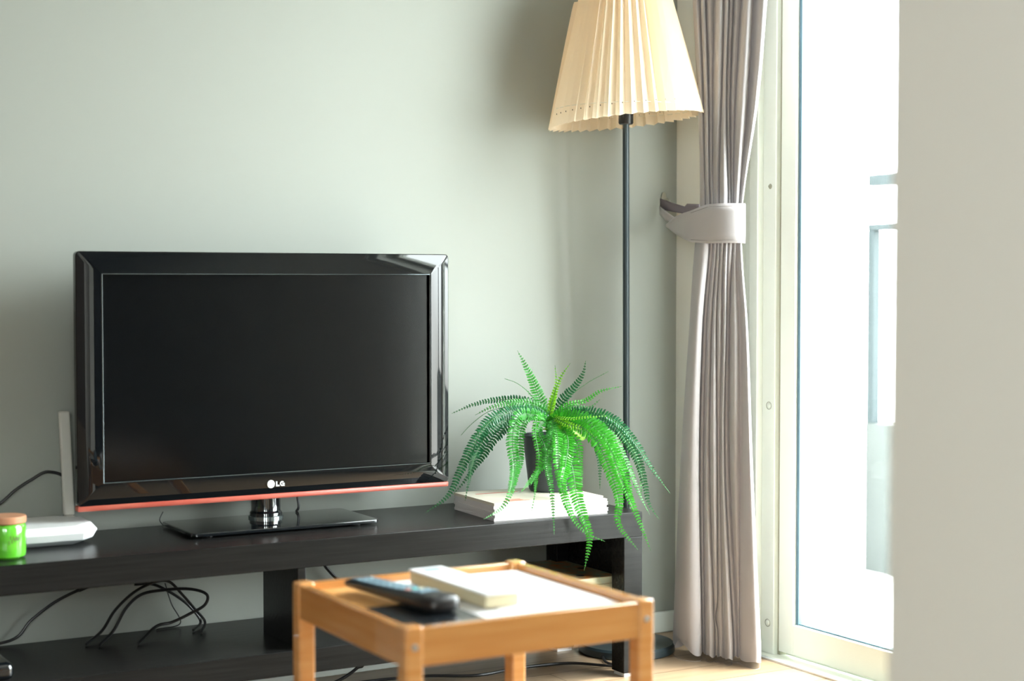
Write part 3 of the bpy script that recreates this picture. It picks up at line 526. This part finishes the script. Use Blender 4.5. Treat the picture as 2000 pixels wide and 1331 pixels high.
# threading holes and cord near both rims
ho = MB(); tr_ = MB()
for hh, lev in ((0.020, 1), (0.300, 4)):
    h, r, a_ = levels[lev]; loop = []
    for k in range(nn_):
        p = (shade_pt(k, h, r, a_, 0)+shade_pt(k+1, h, r, a_, 0))*0.5
        out_ = (p-shc); out_.z = 0; out_.normalize()
        if k % 2 == 0: ho.obox(p+out_*0.0004, out_, out_.cross(Vector((0,0,1))), Vector((0,0,1)), 0.0006, 0.0007, 0.0014)
        loop.append(shc+tilt@Vector((r*math.cos((k+.5)*math.pi/NP), r*math.sin((k+.5)*math.pi/NP), h)))
    MB().tube(loop+[loop[0]], 0.0008, 5).build('threaded_cord', M['thread'], so_)
tag(ho.build('punched_holes', M['hole'], so_), kind='stuff')
for a_ in (100, 220, 340):
    sp_ = MB()
    c_, s_ = math.cos(math.radians(a_)), math.sin(math.radians(a_))
    sp_.tube([(pt_.x+c_*0.014, pt_.y+s_*0.014, 1.236), shc+tilt@Vector((c_*0.155, s_*0.155, 0.022))], 0.0014, 6); sp_.build('wire_spoke', M['thread'], so_)
# ------------------------------------------------ curtain, tieback, hook
CP0 = Vector((2.13, 3.03, 0)); CD = Vector((0.5, -0.866, 0)); CN = Vector((-0.4985, -0.867, 0)); CF = Vector((-0.62, -0.785, 0))
def knots(z):
    K = sorted(CURT, key=lambda k: k[0])
    Kx = [K[0]]+K+[K[-1]]
    if z <= K[0][0]: return K[0][1]
    if z >= K[-1][0]:
        t = (z-K[-1][0])/(2.36-K[-1][0]); b = K[-1][1]
        return [v+t*(0.02+0.32*(i/9.0)) for i, v in enumerate(b)]
    for i in range(len(K)-1):
        if K[i][0] <= z <= K[i+1][0]:
            t = (z-K[i][0])/(K[i+1][0]-K[i][0]); p0 = K[max(i-1, 0)]; p3 = K[min(i+2, len(K)-1)]
            h = K[i+1][0]-K[i][0]; o = []
            for j in range(10):
                m1 = (K[i+1][1][j]-p0[1][j])/max(1e-6, K[i+1][0]-p0[0])*h; m2 = (p3[1][j]-K[i][1][j])/max(1e-6, p3[0]-K[i][0])*h
                a, b = K[i][1][j], K[i+1][1][j]
                o.append((2*t**3-3*t*t+1)*a+(t**3-2*t*t+t)*m1+(-2*t**3+3*t*t)*b+(t**3-t*t)*m2)
            for j in range(1, 10): o[j] = max(o[j], o[j-1]+0.002)
            return o
SUNK_T = [0.0, 0.004, -0.018, 0.0, 0.006, -0.004, -0.018, 0.004, 0.004]
SUNK_B = [0.012, -0.014, 0.0, 0.004, 0.0, 0.008, -0.016, -0.010, 0.012]
def cross(z, z_tie=0.965):
    b = knots(z); pts = []; n = 12
    t = max(0, min(1, (z-0.90)/0.12)); near = math.exp(-((z-z_tie)/0.10)**2)
    lo = min(1, max(0, (0.92-z)/0.6))
    W = b[-1]-b[0]; c = (b[0]+b[-1])/2
    for i in range(9):
        w = b[i+1]-b[i]; pw_ = 1.9 if i == 8 else 1.0; sunk = (SUNK_T[i]*t+SUNK_B[i]*(1-t))*(1-0.75*near)*(0.55+0.45*max(lo, min(1, max(0, (z-1.0)/0.4))))
        for k in range(n):
            u = -1+2*(k/n)**pw_; s = b[i]+w*(k/n)
            d = (max(0, 1-u*u))**0.62*min(0.034, w*1.05+0.003)*(1-0.30*near)
            round_ = math.sqrt(max(0, 1-((s-c)/(W*0.5+0.004))**2))*0.040*(0.55+0.45*near)
            pts.append(CP0+CD*s+CN*(sunk+round_)+CF*d)
    pts.append(CP0+CD*b[-1]+CN*(-0.004))
    m = 26
    for k in range(m+1):
        u = k/m; s = b[-1]-W*0.02-W*0.96*u
        d = -0.012-0.030*math.sin(math.pi*u)**0.6+0.007*math.sin(u*math.pi*9)
        pts.append(CP0+CD*s+CN*d*(0.85 if near > 0.5 else 1))
    for p in pts: p.x = min(p.x, WX-0.006)
    return pts
cur = MB(); zs = [0.012+i*(2.36-0.012)/150 for i in range(151)]; n_c = None; vs = []; fs = []
kz, = [0.115]
for z in zs:
    P = cross(z); n_c = len(P)
    for i, p in enumerate(P):
        zz = z
        if z < 0.03: zz = z + (0.020*math.exp(-((i-1)/5.0)**2) if i < 14 else 0) + 0.003*math.sin(i*0.5)
        if z < 0.12: # fold bottoms sag inward
            p = p + CN*(-0.010*(1-z/0.12))+CD*(0.016*(1-z/0.12)**1.5*(1-i/12)) if i < 12 else p
        # pinch in the middle fold near the floor
        if 40 <= i <= 52: p = p + CD*(-0.007*math.exp(-((z-0.10)/0.018)**2)*math.sin(math.pi*(i-39)/14))
        vs.append((p.x, p.y, max(0.004, zz)))
for k in range(len(zs)-1):
    for i in range(n_c): fs.append((k*n_c+i, k*n_c+(i+1) % n_c, (k+1)*n_c+(i+1) % n_c, (k+1)*n_c+i))
curt = tag(cur.add(vs, fs).build('curtain', M['curtain'], origin=(2.19, 2.95, 0), angle=48), 'mauve grey floor length curtain gathered in the corner by the balcony door', 'curtain')
hm = MB(); P = cross(0.092)
hm.tube([p+CN*0.0012+Vector((0, 0, 0.0)) for p in [q+CN*(-0.010*(1-0.092/0.12) if i < 12 else 0) for i, q in enumerate(P[:109])]], 0.0007, 4)
hm.build('hem_stitching', M['stitch'], curt)
MB().box(2.10, 2.28, 2.60, 3.10, 2.36, 2.40).build('ceiling_track', M['frame'], curt)
# tieback band round the curtain
tie = tag(thing('curtain_tieback', (2.20, 2.97, 0.96), 'mauve grey fabric tieback band holding the curtain to the wall hook', 'tieback'))
b = knots(0.965); bc = (b[0]+b[-1])/2; hw = (b[-1]-b[0])/2+0.006
def band_pt(a): return CP0+CD*(bc+hw*math.cos(a))+CN*(0.010+0.062*abs(math.sin(a))**0.8)
HK = Vector((2.255, 3.192, 1.027))
BE = [[[2.1346, 2.923, 0.9983], [2.1333, 2.9209, 0.9296]], [[2.1573, 2.9792, 0.9963], [2.1562, 2.9773, 0.9379]], [[2.1815, 3.0343, 0.993], [2.1807, 3.0329, 0.9464]], [[2.2027, 3.0798, 0.9903], [2.202, 3.0787, 0.9549]], [[2.2166, 3.1176, 0.9823], [2.2163, 3.117, 0.9644]], [[2.2267, 3.1462, 0.9762], [2.2266, 3.146, 0.9714]]]
FS = [[[2.2192, 3.105, 0.9926], [2.2189, 3.1045, 0.976]], [[2.232, 3.156, 1.0079], [2.2316, 3.1554, 0.9874]], [[2.237, 3.1861, 1.0224], [2.2366, 3.1855, 1.003]]]
RS = [[[2.2174, 3.0032, 1.0181], [2.217, 3.0026, 0.9984]], [[2.2298, 3.0655, 1.0221], [2.2294, 3.0648, 0.9997]], [[2.2364, 3.0845, 1.016], [2.2361, 3.084, 0.9994]], [[2.2422, 3.1394, 1.0267], [2.2418, 3.1388, 1.0062]], [[2.2383, 3.186, 1.0394], [2.2378, 3.1852, 1.0139]]]
cols = []
for a in range(0, 133, 7):
    p = band_pt(math.radians(a)); cols.append((Vector((p.x, p.y, 1.012)), Vector((p.x, p.y, 0.926))))
cols += [(Vector(q[0]), Vector(q[1])) for q in BE]
def strip(cols, bulge, name, m, par):
    vs = []; fs = []
    for t, l in cols:
        for k in range(6):
            vs.append(l.lerp(t, k/5)+CN*bulge*math.sin(k/5*math.pi))
    for i in range(len(cols)-1):
        for k in range(5): fs.append((i*6+k, i*6+6+k, i*6+7+k, i*6+k+1))
    o = MB().add(vs, fs).build(name, m, par, angle=60); sd = o.modifiers.new('solid', 'SOLIDIFY'); sd.thickness = 0.003; sd.offset = 0
    return o, vs
bo, tv_ = strip(cols, 0.002, 'band', M['curtain'], tie)
for k0, k1, f_ in ((5, 0, 0.07), (0, 5, 0.07)):
    MB().tube([tv_[i*6+k0].lerp(tv_[i*6+k1], f_)+CN*0.0022 for i in range(len(cols)-1)], 0.0005, 4).build('edge_stitching', M['stitch'], bo)
strip([(Vector(q[0]), Vector(q[1])) for q in FS], 0.001, 'strap', M['curtain'], tie)
o_, _ = strip([(Vector(q[0]), Vector(q[1])) for q in RS], 0.001, 'rear_strap', M['tie_dark'], tie); o_['label'] = 'darker rear strap'
hk = thing('wall_hook', (2.255, 3.198, 1.026), 'small aged metal tieback hook screwed to the sage wall in the corner', 'hook')
MB().prism_y([(2.255+0.008*math.cos(a), 1.026+0.030*math.sin(a)) for a in [math.radians(t) for t in range(0, 360, 15)]], 3.194, 3.1995).build('plate', M['brass'], hk, bevel=0.001)
MB().tube(catmull([(2.255, 3.194, 1.036), (2.255, 3.182, 1.038), (2.256, 3.172, 1.030), (2.257, 3.172, 1.018), (2.257, 3.180, 1.010), (2.257, 3.186, 1.016)], 5), 0.0026, 8).build('hook_arm', M['brass'], hk)
MB().lathe([(0.0001, -0.003), (0.003, -0.002), (0.0035, 0)], (2.255, 3.1935, 1.002), 12, 'y').build('screw', M['screw'], hk)
# ------------------------------------------------ bamboo side table
tx0, tx1, ty0, ty1, TZ = 0.908, 1.292, 1.850, 2.228, 0.400
tb = thing('side_table', ((tx0+tx1)/2, (ty0+ty1)/2, 0), 'small square bamboo side table with raised rim in the foreground', 'table')
lw = 0.026
for n_, (a, b, c, d) in enumerate(((tx0+lw, tx1-lw, ty0+0.002, ty0+0.016), (tx0+lw, tx1-lw, ty1-0.016, ty1-0.002), (tx0+0.002, tx0+0.016, ty0+lw, ty1-lw), (tx1-0.016, tx1-0.002, ty0+lw, ty1-lw))):
    MB().box(a-0.004, b+0.004, c, d, TZ-0.050, TZ).build('apron', M['bamboo_x'], tb, bevel=0.0015) if n_ < 2 else MB().box(a, b, c-0.004, d+0.004, TZ-0.050, TZ).build('apron', M['bamboo_x'], tb, bevel=0.0015)
MB().box(tx0+0.014, tx1-0.014, ty0+0.014, ty1-0.014, TZ-0.021, TZ-0.011).build('table_top', M['bamboo_top'], tb)
for x in (tx0, tx1-lw):
    for y in (ty0, ty1-lw):
        up = 0.003
        lg = MB().box(x, x+lw, y, y+lw, 0, TZ+up).build('leg', M['bamboo'], tb, bevel=0.004, segs=3)
        MB().lathe([(0.0001, -0.002), (0.0035, -0.002), (0.0045, 0)], (x+lw/2, y, TZ-0.024), 16, 'y').build('screw', M['screw'], lg)
S = TZ-0.011
# papers
def sheet(name, pts, z, m, label, cat, group=None, marks=None, th=0.0012):
    c = (sum(p[0] for p in pts)/4, sum(p[1] for p in pts)/4, z)
    o = tag(MB().prism(pts, z, z+th).build(name, m, origin=c), label, cat, group)
    if marks:
        k = MB()
        for x, y, a, b_ in marks: k.box(x-a, x+a, y-b_, y+b_, z+th, z+th+0.0002)
        k.build('printed_lines', M['print'], o)
    return o
sheet('paper_sheet', [(1.030, 1.872), (1.274, 1.868), (1.274, 2.205), (1.062, 2.210)], S, M['paper'], 'large blank white paper sheet covering the right of the table', 'paper')
sheet('paper_sheet', [(1.095, 1.935), (1.268, 1.930), (1.272, 2.198), (1.115, 2.203)], S+0.0014, M['paper'], 'white paper sheet with faint grey print beside the table rim', 'paper',
      marks=[(1.215, 2.115, 0.018, 0.014), (1.205, 2.085, 0.020, 0.002), (1.235, 2.060, 0.010, 0.003)])
tag(MB().prism(rrect(0.930, 1.046, 1.880, 2.030, 0.008), S, S+0.006).build('tablet', M['tablet'], origin=(0.985, 1.955, S), bevel=0.0015), 'flat black glossy tablet in the near corner of the table', 'tablet')
# long white box
wbx = thing('white_box', (1.108, 2.07, S+0.003), 'slim white box with cream sides lying on the papers', 'box')
rb = math.radians(1.5); ax = Vector((math.cos(rb), math.sin(rb), 0)); ay = Vector((-math.sin(rb), math.cos(rb), 0)); az = Vector((0,0,1)); c = Vector((1.106, 2.066, 0))
zz = S+0.0026
MB().obox(c+az*(zz+0.009), ax, ay, az, 0.0275, 0.113, 0.009).build('body', M['cream_box'], wbx, bevel=0.004, segs=3)
MB().obox(c+az*(zz+0.0195), ax, ay, az, 0.0285, 0.115, 0.0018).build('lid', M['paper'], wbx, bevel=0.0015)
MB().obox(c+az*(zz+0.0216)+ay*0.092, ax, ay, az, 0.014, 0.010, 0.0002).build('printed_patch', M['button_grey'], wbx)
# remote control
rm = thing('remote_control', (1.0, 2.05, S+0.006), 'large black remote control with coloured buttons on the small table', 'remote control')
p0 = Vector((0.984, 2.172, 0)); p1 = Vector((1.012, 1.935, 0)); ry = (p0-p1).normalized(); rx = Vector((ry.y, -ry.x, 0)); Lr = (p0-p1).length
def rloop(t, hw, zb, zt):
    c = p1+ry*(Lr*t); out = []
    for k in range(16):
        a = 2*math.pi*k/16; ca, sa = math.cos(a), math.sin(a)
        sx = math.copysign(abs(ca)**0.55, ca)*hw; sz = math.copysign(abs(sa)**0.6, sa)
        out.append(c+rx*sx+Vector((0, 0, (zb+zt)/2+(zt-zb)/2*sz)))
    return out
zR = S+0.0062
secs = [(0.0, 0.012, 0.004, 0.016), (0.012, 0.022, 0.001, 0.021), (0.05, 0.0265, 0, 0.0245), (0.2, 0.0265, 0, 0.0235), (0.45, 0.0225, 0.001, 0.019), (0.75, 0.021, 0.002, 0.017), (0.96, 0.022, 0.003, 0.016), (0.99, 0.020, 0.004, 0.014), (1.0, 0.014, 0.006, 0.012)]
stack(MB(), [rloop(t, hw, zR+a, zR+b_) for t, hw, a, b_ in secs]).build('case', M['plas_black'], rm, angle=60)
tp = MB(); vs = []; fs = []
for t, h_ in ((0.16, 0.0242), (0.3, 0.0225), (0.45, 0.0196), (0.75, 0.0176), (0.95, 0.0166)):
    c_ = p1+ry*(Lr*t); vs += [c_-rx*0.017+az*(zR+h_), c_+rx*0.017+az*(zR+h_)]
for i in range(4): fs.append((2*i, 2*i+1, 2*i+3, 2*i+2))
tp.add(vs, fs).build('face_plate', M['remote_top'], rm)
rows = 11
for r_ in range(rows):
    t = 0.20+r_*0.068; h_ = 0.0243-0.0077*min(1, max(0, (t-0.15)/0.6))
    for c_i in range(3):
        kind = 'button_grey'
        if r_ == 2: kind = ['button_pink', 'button_teal', 'cream_box'][c_i]
        q = p1+ry*(Lr*t)+rx*(0.0105*(c_i-1))+az*(zR+h_)
        bt_ = MB().obox(q, rx, ry, az, 0.0036, 0.0042, 0.0013).build('button', M[kind], rm, bevel=0.0008)
        if kind != 'button_grey': bt_['label'] = {'button_pink': 'salmon button', 'button_teal': 'teal button', 'cream_box': 'cream button'}[kind]
